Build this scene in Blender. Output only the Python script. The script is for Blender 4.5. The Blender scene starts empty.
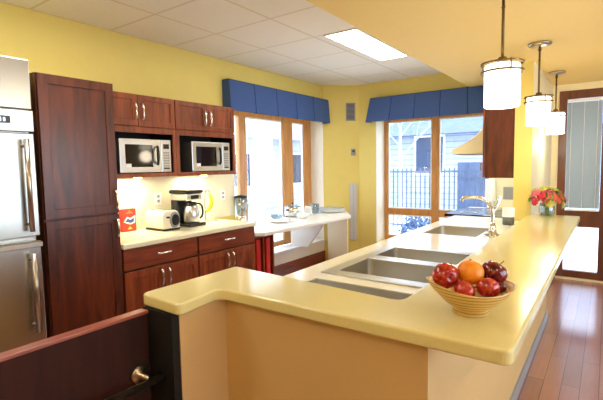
import bpy, bmesh, math, random
from mathutils import Vector, Matrix
random.seed(7)
S = bpy.context.scene
COL = S.collection
PI = math.pi

# ------------------------------------------------------------------ materials
def lin(c):
    return tuple((x/12.92 if x <= .04045 else ((x+.055)/1.055)**2.4) for x in [v/255 for v in c]) + (1,)

MATS = {}
def nodes(name):
    m = bpy.data.materials.new(name); m.use_nodes = True
    nt = m.node_tree; b = nt.nodes['Principled BSDF']
    return m, nt, b

def plain(name, rgb, rough=.5, metal=0, spec=.5, noise=.04, nscale=30, coat=0, bump=0):
    if name in MATS: return MATS[name]
    m, nt, b = nodes(name)
    N, L = nt.nodes, nt.links
    tc = N.new('ShaderNodeTexCoord'); nz = N.new('ShaderNodeTexNoise'); nz.inputs['Scale'].default_value = nscale
    nz.inputs['Detail'].default_value = 3
    L.new(tc.outputs['Object'], nz.inputs['Vector'])
    mx = N.new('ShaderNodeMix'); mx.data_type = 'RGBA'
    c = lin(rgb)
    mx.inputs[6].default_value = tuple(max(0, v*(1-noise*2)) for v in c[:3]) + (1,)
    mx.inputs[7].default_value = tuple(min(1, v*(1+noise*2)) for v in c[:3]) + (1,)
    L.new(nz.outputs['Fac'], mx.inputs[0]); L.new(mx.outputs[2], b.inputs['Base Color'])
    b.inputs['Roughness'].default_value = rough; b.inputs['Metallic'].default_value = metal
    b.inputs['Specular IOR Level'].default_value = spec; b.inputs['Coat Weight'].default_value = coat
    b.inputs['Coat Roughness'].default_value = .15
    if bump:
        bp = N.new('ShaderNodeBump'); bp.inputs['Strength'].default_value = bump; bp.inputs['Distance'].default_value = .002
        L.new(nz.outputs['Fac'], bp.inputs['Height']); L.new(bp.outputs[0], b.inputs['Normal'])
    MATS[name] = m
    return m

def wood(name, dark, light, rough=.35, scale=(9, 9, 1.3), coat=.15, spec=.5):
    m, nt, b = nodes(name); N, L = nt.nodes, nt.links
    tc = N.new('ShaderNodeTexCoord'); mp = N.new('ShaderNodeMapping'); mp.inputs['Scale'].default_value = scale
    nz = N.new('ShaderNodeTexNoise'); nz.inputs['Scale'].default_value = 2.2; nz.inputs['Detail'].default_value = 6
    nz.inputs['Distortion'].default_value = .6
    cr = N.new('ShaderNodeValToRGB'); cr.color_ramp.elements[0].position = .3; cr.color_ramp.elements[1].position = .72
    cr.color_ramp.elements[0].color = lin(dark); cr.color_ramp.elements[1].color = lin(light)
    L.new(tc.outputs['Object'], mp.inputs['Vector']); L.new(mp.outputs[0], nz.inputs['Vector'])
    L.new(nz.outputs['Fac'], cr.inputs['Fac']); L.new(cr.outputs[0], b.inputs['Base Color'])
    b.inputs['Roughness'].default_value = rough; b.inputs['Coat Weight'].default_value = coat
    b.inputs['Coat Roughness'].default_value = .2; b.inputs['Specular IOR Level'].default_value = spec
    MATS[name] = m
    return m

def emit(name, rgb, s):
    m, nt, b = nodes(name)
    b.inputs['Base Color'].default_value = lin(rgb); b.inputs['Emission Color'].default_value = lin(rgb)
    b.inputs['Emission Strength'].default_value = s
    MATS[name] = m
    return m

def glass(name, tint=(255, 255, 255), refl=.06, rough=.0):
    m, nt, b = nodes(name); N, L = nt.nodes, nt.links
    N.remove(b); out = N['Material Output']
    t = N.new('ShaderNodeBsdfTransparent'); t.inputs[0].default_value = lin(tint)
    g = N.new('ShaderNodeBsdfGlossy'); g.inputs['Roughness'].default_value = rough
    fr = N.new('ShaderNodeLayerWeight'); fr.inputs['Blend'].default_value = .25
    ml = N.new('ShaderNodeMath'); ml.operation = 'MULTIPLY_ADD'; ml.inputs[1].default_value = .5; ml.inputs[2].default_value = refl
    mx = N.new('ShaderNodeMixShader')
    L.new(fr.outputs['Fresnel'], ml.inputs[0]); L.new(ml.outputs[0], mx.inputs[0])
    L.new(t.outputs[0], mx.inputs[1]); L.new(g.outputs[0], mx.inputs[2]); L.new(mx.outputs[0], out.inputs[0])
    MATS[name] = m
    return m

def steel(name, rgb=(214, 216, 218), rough=.28, stretch=(2, 2, 90)):
    m, nt, b = nodes(name); N, L = nt.nodes, nt.links
    tc = N.new('ShaderNodeTexCoord'); mp = N.new('ShaderNodeMapping'); mp.inputs['Scale'].default_value = stretch
    nz = N.new('ShaderNodeTexNoise'); nz.inputs['Scale'].default_value = 3
    rr = N.new('ShaderNodeMapRange'); rr.inputs[3].default_value = rough-.015; rr.inputs[4].default_value = rough+.02
    L.new(tc.outputs['Object'], mp.inputs['Vector']); L.new(mp.outputs[0], nz.inputs['Vector'])
    L.new(nz.outputs['Fac'], rr.inputs[0]); L.new(rr.outputs[0], b.inputs['Roughness'])
    b.inputs['Base Color'].default_value = lin(rgb); b.inputs['Metallic'].default_value = 1
    MATS[name] = m
    return m

WALLY = plain('wall_yellow_paint', (230, 209, 116), .6, noise=.015, nscale=8)
WALLC = plain('wall_cream_paint', (240, 230, 190), .6, noise=.015, nscale=8)
WALLW = plain('reveal_white_paint', (240, 236, 224), .6, noise=.01)
BARW = plain('bar_wall_paint', (204, 170, 112), .65, noise=.02, nscale=6)
CEILY = plain('lowered_ceiling_paint', (238, 210, 134), .7, noise=.01)
CHERRY = wood('cherry_wood', (104, 44, 20), (158, 80, 42))
CHERRYD = wood('dark_cherry_wood', (58, 24, 11), (108, 48, 24))
CHERRYH = wood('cherry_wood_horizontal', (98, 40, 20), (146, 70, 38), scale=(14, 1.2, 14))
CAPW = wood('cap_wood', (130, 62, 44), (160, 84, 62), scale=(14, 1.2, 14))
PANELD = wood('dark_panel_wood', (44, 22, 14), (60, 30, 20), rough=.6, coat=0, spec=.15)
PANELB = plain('black_panel', (30, 27, 26), .6, spec=.2)
TAN = wood('tan_window_wood', (186, 126, 64), (216, 158, 92), rough=.45)
REDBR = wood('redbrown_window_wood', (88, 46, 28), (122, 68, 42), rough=.4)
LAM = plain('counter_laminate', (223, 212, 148), .15, spec=.55, noise=.03, nscale=180)
LAMD = plain('deck_laminate', (243, 241, 224), .14, spec=.75, noise=.03, nscale=180)
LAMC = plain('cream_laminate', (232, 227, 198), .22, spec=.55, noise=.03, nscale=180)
WHITEP = plain('white_painted', (236, 232, 222), .35, noise=.01)
STEEL = steel('brushed_steel')
STEELH = steel('sink_steel', (196, 192, 182), .3, (40, 2, 2))
FRIDGE = steel('fridge_steel', (186, 184, 176), .26, (2, 90, 2))
CHROME = plain('chrome', (225, 225, 222), .12, metal=1, noise=.0)
BRONZE = plain('bronze_ring', (120, 98, 62), .4, metal=1, noise=.02)
NICKEL = plain('brushed_nickel', (188, 180, 165), .28, metal=1, noise=.02)
BLACK = plain('black_plastic', (18, 18, 20), .3)
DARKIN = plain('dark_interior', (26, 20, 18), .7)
BLGLASS = plain('black_glass', (16, 20, 26), .06, spec=.7)
BLUE = plain('blue_fabric', (72, 96, 148), .9, spec=.1, noise=.06, nscale=120, bump=.3)
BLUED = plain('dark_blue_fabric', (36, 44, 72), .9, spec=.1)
WHITE = plain('white_plastic', (240, 240, 238), .35, noise=.01)
CERAM = plain('white_ceramic', (246, 246, 246), .15, noise=.005)
BLCER = plain('pale_blue_ceramic', (196, 214, 228), .15, noise=.01)
CREAMP = plain('cream_plastic', (235, 226, 205), .3, noise=.01)
GREYP = plain('grey_plastic', (150, 152, 154), .4)
HOODM = plain('cream_enamel', (236, 226, 178), .35, noise=.01)
REDC = plain('red_card', (214, 52, 36), .5, noise=.08)
REDT = plain('red_tray', (200, 40, 38), .4, noise=.08, nscale=60)
YELB = plain('banana_peel', (224, 198, 44), .5, noise=.08)
ORANGE = plain('orange_peel', (240, 146, 30), .4, noise=.06, nscale=80, bump=.4)
BROWN = plain('brown_stem', (80, 56, 30), .7)
GREEN = plain('leaf_green', (112, 148, 70), .6, noise=.2, nscale=20)
GLASSW = glass('window_glass', (246, 250, 255), .03)
GLASSJ = glass('clear_glass', (225, 235, 238), .12, .05)
SHADE = emit('lit_opal_glass', (255, 244, 222), 2.2)
PANELL = emit('lit_diffuser', (255, 250, 242), 11.0)
PUCK = emit('lit_puck', (255, 226, 150), 10.0)
LED = emit('lit_digits', (225, 240, 255), 1.2)

def ceiling_mat():
    m, nt, b = nodes('ceiling_tiles'); N, L = nt.nodes, nt.links
    g = N.new('ShaderNodeNewGeometry'); sx = N.new('ShaderNodeSeparateXYZ'); L.new(g.outputs['Position'], sx.inputs[0])
    outs = []
    for ax, off in (('X', 3.40), ('Y', 1.0)):
        a = N.new('ShaderNodeMath'); a.operation = 'ADD'; a.inputs[1].default_value = off+10*.61; L.new(sx.outputs[ax], a.inputs[0])
        mo = N.new('ShaderNodeMath'); mo.operation = 'PINGPONG'; mo.inputs[1].default_value = .305; L.new(a.outputs[0], mo.inputs[0])
        lt = N.new('ShaderNodeMath'); lt.operation = 'LESS_THAN'; lt.inputs[1].default_value = .011; L.new(mo.outputs[0], lt.inputs[0])
        outs.append(lt)
    mxm = N.new('ShaderNodeMath'); mxm.operation = 'MAXIMUM'; L.new(outs[0].outputs[0], mxm.inputs[0]); L.new(outs[1].outputs[0], mxm.inputs[1])
    nz = N.new('ShaderNodeTexNoise'); nz.inputs['Scale'].default_value = 90; L.new(g.outputs['Position'], nz.inputs['Vector'])
    c1 = N.new('ShaderNodeMix'); c1.data_type = 'RGBA'; c1.inputs[6].default_value = lin((234, 231, 224)); c1.inputs[7].default_value = lin((246, 244, 238))
    L.new(nz.outputs['Fac'], c1.inputs[0])
    c2 = N.new('ShaderNodeMix'); c2.data_type = 'RGBA'; L.new(mxm.outputs[0], c2.inputs[0]); L.new(c1.outputs[2], c2.inputs[6])
    c2.inputs[7].default_value = lin((222, 215, 200)); L.new(c2.outputs[2], b.inputs['Base Color'])
    b.inputs['Roughness'].default_value = .85
    return m
CEILM = ceiling_mat()

def floor_mat():
    m, nt, b = nodes('floor_planks'); N, L = nt.nodes, nt.links
    g = N.new('ShaderNodeNewGeometry'); mp = N.new('ShaderNodeMapping'); mp.inputs['Rotation'].default_value = (0, 0, PI/2)
    L.new(g.outputs['Position'], mp.inputs['Vector'])
    br = N.new('ShaderNodeTexBrick'); br.inputs['Scale'].default_value = 1
    br.inputs['Brick Width'].default_value = .9; br.inputs['Row Height'].default_value = .1; br.inputs['Mortar Size'].default_value = .002
    br.inputs['Color1'].default_value = lin((160, 102, 80)); br.inputs['Color2'].default_value = lin((182, 122, 98)); br.inputs['Mortar'].default_value = lin((84, 44, 32))
    L.new(mp.outputs[0], br.inputs['Vector'])
    m2 = N.new('ShaderNodeMapping'); m2.inputs['Scale'].default_value = (20, 1.5, 1); L.new(g.outputs['Position'], m2.inputs['Vector'])
    nz = N.new('ShaderNodeTexNoise'); nz.inputs['Scale'].default_value = 3; nz.inputs['Detail'].default_value = 5; L.new(m2.outputs[0], nz.inputs['Vector'])
    mx = N.new('ShaderNodeMix'); mx.data_type = 'RGBA'; mx.blend_type = 'MULTIPLY'; mx.inputs[0].default_value = .5
    L.new(br.outputs['Color'], mx.inputs[6])
    cr = N.new('ShaderNodeValToRGB'); cr.color_ramp.elements[0].color = (.5, .5, .5, 1); cr.color_ramp.elements[1].color = (1.2, 1.2, 1.2, 1)
    L.new(nz.outputs['Fac'], cr.inputs[0]); L.new(cr.outputs[0], mx.inputs[7]); L.new(mx.outputs[2], b.inputs['Base Color'])
    b.inputs['Roughness'].default_value = .3; b.inputs['Coat Weight'].default_value = 1; b.inputs['Coat Roughness'].default_value = .16; b.inputs['Coat IOR'].default_value = 1.7
    return m
FLOORM = floor_mat()

def striped_bowl_mat():
    m, nt, b = nodes('bamboo_bowl'); N, L = nt.nodes, nt.links
    tc = N.new('ShaderNodeTexCoord'); wv = N.new('ShaderNodeTexWave'); wv.bands_direction = 'Z'; wv.inputs['Scale'].default_value = 26
    wv.inputs['Distortion'].default_value = .8; wv.inputs['Detail'].default_value = 2
    L.new(tc.outputs['Object'], wv.inputs['Vector'])
    cr = N.new('ShaderNodeValToRGB'); cr.color_ramp.elements[0].color = lin((176, 134, 66)); cr.color_ramp.elements[1].color = lin((222, 188, 112))
    cr.color_ramp.elements[0].position = .1; cr.color_ramp.elements[1].position = .5
    L.new(wv.outputs['Fac'], cr.inputs[0]); L.new(cr.outputs[0], b.inputs['Base Color'])
    b.inputs['Roughness'].default_value = .35
    return m
BOWLM = striped_bowl_mat()

def apple_mat(name, c1, c2, c3):
    m, nt, b = nodes(name); N, L = nt.nodes, nt.links
    tc = N.new('ShaderNodeTexCoord'); mp = N.new('ShaderNodeMapping'); mp.inputs['Scale'].default_value = (30, 30, 8)
    nz = N.new('ShaderNodeTexNoise'); nz.inputs['Scale'].default_value = 3; nz.inputs['Detail'].default_value = 4
    L.new(tc.outputs['Object'], mp.inputs[0]); L.new(mp.outputs[0], nz.inputs['Vector'])
    cr = N.new('ShaderNodeValToRGB'); e = cr.color_ramp.elements
    e[0].position = .3; e[0].color = lin(c1); e[1].position = .75; e[1].color = lin(c3)
    k = e.new(.5); k.color = lin(c2)
    L.new(nz.outputs['Fac'], cr.inputs[0]); L.new(cr.outputs[0], b.inputs['Base Color'])
    b.inputs['Roughness'].default_value = .18; b.inputs['Coat Weight'].default_value = .4
    return m
APPLE = apple_mat('red_apple_skin', (130, 14, 18), (172, 28, 24), (205, 92, 50))
APPLED = apple_mat('dark_apple_skin', (66, 8, 16), (100, 16, 22), (150, 50, 46))

def siding_mat(name, rgb, rgb2, step=.15, axis='Z', fac=.08):
    m, nt, b = nodes(name); N, L = nt.nodes, nt.links
    g = N.new('ShaderNodeNewGeometry'); sx = N.new('ShaderNodeSeparateXYZ'); L.new(g.outputs['Position'], sx.inputs[0])
    mo = N.new('ShaderNodeMath'); mo.operation = 'PINGPONG'; mo.inputs[1].default_value = step/2; L.new(sx.outputs[axis], mo.inputs[0])
    lt = N.new('ShaderNodeMath'); lt.operation = 'LESS_THAN'; lt.inputs[1].default_value = step*fac; L.new(mo.outputs[0], lt.inputs[0])
    c = N.new('ShaderNodeMix'); c.data_type = 'RGBA'; c.inputs[6].default_value = lin(rgb); c.inputs[7].default_value = lin(rgb2)
    L.new(lt.outputs[0], c.inputs[0]); L.new(c.outputs[2], b.inputs['Base Color']); b.inputs['Roughness'].default_value = .8
    return m

# ------------------------------------------------------------------ geometry helpers
class MB:
    def __init__(s): s.bm = bmesh.new()
    def box(s, x0, x1, y0, y1, z0, z1, M=None):
        vs = [s.bm.verts.new(p) for p in [(x0,y0,z0),(x1,y0,z0),(x1,y1,z0),(x0,y1,z0),(x0,y0,z1),(x1,y0,z1),(x1,y1,z1),(x0,y1,z1)]]
        for f in [(0,3,2,1),(4,5,6,7),(0,1,5,4),(1,2,6,5),(2,3,7,6),(3,0,4,7)]: s.bm.faces.new([vs[i] for i in f])
        if M: bmesh.ops.transform(s.bm, matrix=M, verts=vs)
        return s
    def prism(s, pts, a, b, axis='z', M=None):
        def P(p, t): return (p[0], p[1], t) if axis == 'z' else (p[0], t, p[1]) if axis == 'y' else (t, p[0], p[1])
        lo = [s.bm.verts.new(P(p, a)) for p in pts]; hi = [s.bm.verts.new(P(p, b)) for p in pts]; n = len(pts)
        s.bm.faces.new(lo[::-1]); s.bm.faces.new(hi)
        for i in range(n): s.bm.faces.new([lo[i], lo[(i+1) % n], hi[(i+1) % n], hi[i]])
        if M: bmesh.ops.transform(s.bm, matrix=M, verts=lo+hi)
        return s
    def lathe(s, prof, seg=32, M=None, rfun=None):
        rings = []; allv = []
        for k, (r, z) in enumerate(prof):
            if r < 1e-6: v = [s.bm.verts.new((0, 0, z))]
            else:
                v = []
                for i in range(seg):
                    a = 2*PI*i/seg; rr, zz = (r, z) if rfun is None else rfun(k, r, z, a)
                    v.append(s.bm.verts.new((rr*math.cos(a), rr*math.sin(a), zz)))
            rings.append(v); allv += v
        for A, B in zip(rings, rings[1:]):
            if len(A) == 1 and len(B) == 1: continue
            for i in range(seg):
                j = (i+1) % seg
                if len(A) == 1: s.bm.faces.new([A[0], B[i], B[j]])
                elif len(B) == 1: s.bm.faces.new([A[i], A[j], B[0]])
                else: s.bm.faces.new([A[i], A[j], B[j], B[i]])
        if M: bmesh.ops.transform(s.bm, matrix=M, verts=allv)
        return s
    def cyl(s, p, q, r, seg=20, r2=None):
        p, q = Vector(p), Vector(q); d = q-p; h = d.length; r2 = r if r2 is None else r2
        M = Matrix.Translation(p) @ d.to_track_quat('Z', 'Y').to_matrix().to_4x4()
        return s.lathe([(0, 0), (r, 0), (r2, h), (0, h)], seg, M)
    def tube(s, pts, r, seg=10, cap=True, radii=None, smooth=0):
        pts = [Vector(p) for p in pts]
        for _ in range(smooth):
            q = [pts[0]]
            for a, b in zip(pts, pts[1:]): q += [a*.75+b*.25, a*.25+b*.75]
            q.append(pts[-1]); pts = q
        n = len(pts); rings = []; up = None
        for i, p in enumerate(pts):
            t = (pts[min(i+1, n-1)] - pts[max(i-1, 0)]).normalized()
            if up is None: up = t.orthogonal().normalized()
            up = (up - t*up.dot(t)).normalized(); w = t.cross(up)
            rr = r if radii is None else radii[min(len(radii)-1, int(i*len(radii)/n))]
            rings.append([s.bm.verts.new(p + (up*math.cos(2*PI*k/seg) + w*math.sin(2*PI*k/seg))*rr) for k in range(seg)])
        for A, B in zip(rings, rings[1:]):
            for k in range(seg): s.bm.faces.new([A[k], A[(k+1) % seg], B[(k+1) % seg], B[k]])
        if cap: s.bm.faces.new(rings[0][::-1]); s.bm.faces.new(rings[-1])
        return s
    def ball(s, c, r, sc=(1, 1, 1), seg=20):
        M = Matrix.Translation(c) @ Matrix.Diagonal((r*sc[0], r*sc[1], r*sc[2], 1))
        bmesh.ops.create_uvsphere(s.bm, u_segments=seg, v_segments=seg//2, radius=1, matrix=M)
        return s
    def grid(s, xs, ys, z0, z1, holes=(), axis='z'):
        """slab of cells; holes = rects (x0,x1,y0,y1) removed"""
        def P(x, y, z): return (x, y, z) if axis == 'z' else (x, z, y) if axis == 'y' else (z, x, y)
        nx, ny = len(xs)-1, len(ys)-1
        solid = {}
        for i in range(nx):
            for j in range(ny):
                cx, cy = (xs[i]+xs[i+1])/2, (ys[j]+ys[j+1])/2
                solid[i, j] = not any(h[0] < cx < h[1] and h[2] < cy < h[3] for h in holes)
        V = {}
        def v(i, j, k):
            if (i, j, k) not in V: V[i, j, k] = s.bm.verts.new(P(xs[i], ys[j], (z0, z1)[k]))
            return V[i, j, k]
        for (i, j), ok in solid.items():
            if not ok: continue
            s.bm.faces.new([v(i,j,1), v(i+1,j,1), v(i+1,j+1,1), v(i,j+1,1)])
            s.bm.faces.new([v(i,j,0), v(i,j+1,0), v(i+1,j+1,0), v(i+1,j,0)])
            for di, dj, a, b in ((-1,0,(i,j+1),(i,j)), (1,0,(i+1,j),(i+1,j+1)), (0,-1,(i,j),(i+1,j)), (0,1,(i+1,j+1),(i,j+1))):
                if not solid.get((i+di, j+dj), False):
                    s.bm.faces.new([v(*a,0), v(*b,0), v(*b,1), v(*a,1)])
        return s
    def build(s, name, mat, parent=None, bevel=0, smooth=False, seg=2, loc=None, subsurf=0, solid=0):
        bmesh.ops.recalc_face_normals(s.bm, faces=s.bm.faces)
        me = bpy.data.meshes.new(name); s.bm.to_mesh(me); s.bm.free(); me.materials.append(mat)
        o = bpy.data.objects.new(name, me); COL.objects.link(o)
        if parent: o.parent = parent
        if loc: o.location = loc
        if smooth:
            for p in me.polygons: p.use_smooth = True
        if solid:
            so = o.modifiers.new('solid', 'SOLIDIFY'); so.thickness = solid; so.offset = 0
        if bevel:
            b = o.modifiers.new('bevel', 'BEVEL'); b.width = bevel; b.segments = seg; b.limit_method = 'ANGLE'; b.angle_limit = .6
        if subsurf:
            q = o.modifiers.new('sub', 'SUBSURF'); q.levels = subsurf; q.render_levels = subsurf
        return o

def box(name, mat, x0, x1, y0, y1, z0, z1, parent=None, bevel=0, **k):
    return MB().box(x0, x1, y0, y1, z0, z1).build(name, mat, parent, bevel, **k)
def thing(name, label, cat, loc=(0, 0, 0), rz=0, group=None):
    o = bpy.data.objects.new(name, None); COL.objects.link(o); o.location = loc; o.rotation_euler = (0, 0, rz)
    o.empty_display_size = .05
    return tag(o, label, cat, group)
def tag(o, label, cat, group=None):
    o['label'] = label; o['category'] = cat
    if group: o['group'] = group
    return o
def struct(o):
    o['kind'] = 'structure'; return o
def copy_tree(o, parent=None):
    c = o.copy(); COL.objects.link(c)
    if parent: c.parent = parent
    for ch in list(o.children): copy_tree(ch, c)
    return c
def smooth_by_angle(o, a=.7):
    for p in o.data.polygons: p.use_smooth = True
    o.data.set_sharp_from_angle(angle=a)
    return o

# ------------------------------------------------------------------ camera
H = 1.449
f, yaw, pit, rol = 426.26, math.radians(35.69), math.radians(4.56), math.radians(-1.0)
fw = Vector((-math.sin(yaw)*math.cos(pit), math.cos(yaw)*math.cos(pit), -math.sin(pit)))
r0 = Vector((math.cos(yaw), math.sin(yaw), 0)); u0 = r0.cross(fw)
rt = r0*math.cos(rol) + u0*math.sin(rol); up = rt.cross(fw)
cam = bpy.data.cameras.new('camera'); co = bpy.data.objects.new('camera', cam); COL.objects.link(co)
co.matrix_world = Matrix(((rt.x, up.x, -fw.x, 0), (rt.y, up.y, -fw.y, 0), (rt.z, up.z, -fw.z, H), (0, 0, 0, 1)))
cam.sensor_width = 36; cam.lens = f*36/603; cam.clip_start = .05; cam.clip_end = 200
S.camera = co

# ------------------------------------------------------------------ shell
CZ = 2.60; SZ = 2.37
XW = -3.4; YB = 5.6; YF = 6.1; XR = 2.6; YR = -2.4
struct(box('floor', FLOORM, -3.7, XR+.1, YR-.1, 6.4, -.1, 0))
struct(MB().grid([YR-.1, 3.45, 5.3], [0, .33, 2.12, CZ], -3.7, XW, [(3.45, 5.3, .33, 2.12)], axis='x').build('wall_left', WALLY))
struct(MB().prism([(XW, 5.3), (-2.97, YB), (-2.97, 5.95), (-3.7, 5.95), (-3.7, 5.3)], 0, CZ).build('wall_corner', WALLY))
struct(MB().grid([-2.97, -2.70, -1.16, -.72], [0, .33, 2.12, CZ], YB, 5.95, [(-2.70, -1.16, .33, 2.12)], axis='y').build('wall_back', WALLY))
struct(box('wall_partition', WALLC, -.72, -.575, 4.465, 6.1, 0, CZ))
struct(box('wall_partition_end', WALLY, -.721, -.574, 4.45, 4.465, 0, CZ))
struct(MB().grid([-.72, -.50, 1.40, XR], [0, .03, 2.29, CZ], YF, 6.35, [(-.50, 1.40, .03, 2.29)], axis='y').build('wall_far', WALLC))
struct(MB().grid([YR-.1, .4, 4.4, 6.35], [0, .4, 2.2, CZ], XR, XR+.1, [(.4, 4.4, .4, 2.2)], axis='x').build('wall_right', WALLY))  # opening serves the added side window
struct(box('wall_rear', WALLY, -3.4, XR, YR-.1, YR, 0, CZ))
struct(box('ceiling', CEILM, -3.7, XR+.1, YR-.1, 6.35, CZ, CZ+.1))
struct(box('ceiling_lowered', CEILY, -1.40, XR, YR, 6.1, SZ, CZ-.001))
# white linings of the window recesses
m = MB(); m.box(-3.62, XW+.001, 5.29, 5.30, .33, 2.12).build('trim_1', WALLW); struct(bpy.data.objects['trim_1'])
struct(box('trim_2', WALLW, -2.70, -2.69, YB-.001, 5.88, .33, 2.12))
struct(box('trim_3', WHITE, -3.60, XW+.03, 3.45, 5.29, .33, .36, bevel=.004))      # sill
struct(box('trim_4', WALLW, XW, XW+.008, 3.12, 5.29,   .19, .33))                     # pale band below the sill
struct(box('baseboard_left', CHERRYH, XW, XW+.02, 3.46, 5.29, 0, .19, bevel=.003))
struct(box('lit_wall_patch', LAMC, -1.155, -.722, YB-.008, YB-.001, .905, 1.50))  # cream sheet over the yellow wall paint; light on the wall put into colour
struct(box('baseboard_back', CHERRY, -2.96, -1.5, YB-.018, YB, 0, .12, bevel=.003))
struct(box('baseboard_far', REDBR, -.57, -.50, YF-.02, YF, 0, .12))

# half walls under the bar
struct(box('wall_bar_front', BARW, -1.275, -.42, 1.22, 1.36, 0, .914))
struct(box('wall_bar_stub', BARW, -1.45, -1.275, .985, 1.48, 0, .914))
struct(box('wall_bar_side', BARW, -.56, -.42, 1.36, 4.44, 0, .914))
struct(box('baseboard_bar', GREYP, -.42, -.408, 1.22, 4.44, 0, .08))
lw = struct(box('wall_low', PANELD, -1.456, -1.42, YR, .95, 0, .895))
box('cap', CAPW, -1.460, -1.415, YR, .952, .895, .908, parent=lw, bevel=.003)
struct(box('wall_low_end', PANELB, -1.458, -1.278, .952, .984, 0, .913))

# ------------------------------------------------------------------ windows
def win(name, mat, axis, plane, depth, us, bars_u, bars_z, parentglass=True):
    """axis 'x': plane x const, u = y. bars_u: list (u0,u1); bars_z: list (z0,z1,u0,u1)"""
    u0, u1, z0, z1 = us
    def b(mb, a0, a1, c0, c1, d0, d1):
        if axis == 'x': mb.box(d0, d1, a0, a1, c0, c1)
        else: mb.box(a0, a1, d0, d1, c0, c1)
    r = bpy.data.objects.new(name, None); COL.objects.link(r); struct(r)
    fr = MB()
    for a0, a1 in bars_u: b(fr, a0, a1, z0, z1, plane, plane+depth)
    fr.build('frame', mat, r, bevel=.006)
    ml = MB()
    for c0, c1, a0, a1 in bars_z: b(ml, a0, a1, c0, c1, plane+.01*(1 if depth > 0 else -1), plane+depth*.9)
    ml.build('rail', mat, r, bevel=.005)
    g = MB(); c = plane+depth*.5
    b(g, u0+.01, u1-.01, z0+.01, z1-.01, c-.002, c+.002)
    g.build('glass', GLASSW, r)
    return r
w1 = win('window_1', TAN, 'x', -3.61, -.07, (3.45, 5.3, .36, 2.12),
    [(3.45, 3.50), (3.77, 3.89), (4.62, 4.84), (5.12, 5.29)], [(.36, .42, 3.5, 5.12), (2.06, 2.12, 3.5, 5.12)])
w2 = win('window_2', TAN, 'y', 5.86, .07, (-2.69, -1.16, .33, 2.12),
    [(-2.69, -2.635), (-1.985, -1.885), (-1.22, -1.16)], [(.33, .40, -2.64, -1.2), (.715, .805, -2.64, -1.2), (2.06, 2.12, -2.64, -1.2)])
w4 = win('window_added_side', REDBR, 'x', XR+.02, .06, (.4, 4.4, .4, 2.2), [(.4, .47), (1.7, 1.78), (3.0, 3.08), (4.33, 4.4)], [(.4, .47, .45, 4.35), (2.13, 2.2, .45, 4.35)])  # unseen window added to throw cool daylight on the bar's right side
# pale inner sashes
for nm, parent, rects, ax, pl in (('sash', w1, [(3.89, 4.62, .42, 2.06), (4.84, 5.12, .42, 2.06)], 'x', -3.645), ('sash', w2, [(-2.635, -1.985, .805, 2.06), (-1.885, -1.22, .805, 2.06), (-2.635, -1.985, .40, .715), (-1.885, -1.22, .40, .715)], 'y', 5.885)):
    for (a, b_, c, d) in rects:
        xs = [a, a+.016, b_-.016, b_]; zs = [c, c+.016, d-.016, d]
        MB().grid(xs, zs, pl-.012, pl+.012, [(xs[1], xs[2], zs[1], zs[2])], axis=ax).build(nm, WHITE, parent)
w3 = win('window_3', REDBR, 'y', YF-.02, .09, (-.50, 1.40, .03, 2.29),
    [(-.50, -.415), (-.065, .065), (.42, .53), (.88, .99), (1.32, 1.40)],
    [(.03, .115, -.42, 1.33), (.655, .86, -.42, 1.33), (2.19, 2.29, -.42, 1.33)])
for k, (a, b_) in enumerate([(-.41, -.07), (.07, .415), (.535, .875), (.995, 1.315)]):
    t = thing('window_blind', ['white slatted blind in the right tall window, behind the flower vase', 'white slatted blind in the next bay, just out of the photo', 'white slatted blind in the third bay of the dining window', 'white slatted blind in the last bay of the dining window'][k], 'blind', (a, 6.06, 2.18))
    t.location.y = 6.055
    w = b_-a
    box('headrail', WHITE, 0, w, -.0, .025, -.03, 0, t)
    sl = MB()
    n = 62
    for i in range(n):
        z = -.045-i*(1.255/n)
        sl.box(0, w, -.011, .011, -.0006, .0006, Matrix.Translation((0, .013, z)) @ Matrix.Rotation(1.25, 4, 'X'))
    sl.build('slats', plain('blind_slat', (158, 176, 190), .5, noise=.01), t)
    c = MB()
    for q in (.12, .5, .88): c.cyl((w*q, -.003, -1.31), (w*q, -.003, -.03), .0025, 6)
    c.build('cord', WHITE, t)
    box('bottom_rail', WHITE, 0, w, .003, .023, -1.325, -1.308, t)

# ------------------------------------------------------------------ valances
def valance(name, label, loc, rz, L, n, flare0=0, flare1=0, clip=None):
    """local: runs along +x, hangs from z=0 down to -.325, front is -y"""
    t = thing(name, label, 'valance', loc, rz)
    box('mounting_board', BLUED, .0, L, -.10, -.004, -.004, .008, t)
    seg = L/n; us = [0]
    pts = []
    for i in range(n):
        a = i*seg; 
        for q in (0, .02, .5, .98): pts.append((a+q*seg if q else a, 0 if q else 1))
    pts.append((L, 0)); pts[0] = (0, 0)
    m = MB(); rows = 5; G = []
    for r in range(rows+1):
        zz = -.325*r/rows; tt = r/rows; row = []
        for (u, p) in pts:
            uu = u - flare0*tt*(1-u/L) + flare1*tt*(u/L)
            y = -.105 - .025*tt + (.022 if p else 0) - (.008*math.sin(PI*((u/seg) % 1)))*tt
            row.append(m.bm.verts.new((uu, y, zz)))
        G.append(row)
    for r in range(rows):
        for i in range(len(pts)-1): m.bm.faces.new([G[r][i], G[r][i+1], G[r+1][i+1], G[r+1][i]])
    # returns
    for idx, uu, fl in ((0, 0, -flare0), (-1, L, flare1)):
        bk = [m.bm.verts.new((uu + fl*r/rows*.5, -.004, -.325*r/rows)) for r in range(rows+1)]
        for r in range(rows): m.bm.faces.new([bk[r], G[r][idx], G[r+1][idx], bk[r+1]])
    m.build('fabric', BLUE, t, solid=.006)
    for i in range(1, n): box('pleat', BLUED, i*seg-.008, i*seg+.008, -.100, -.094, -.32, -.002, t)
    return t
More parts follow.
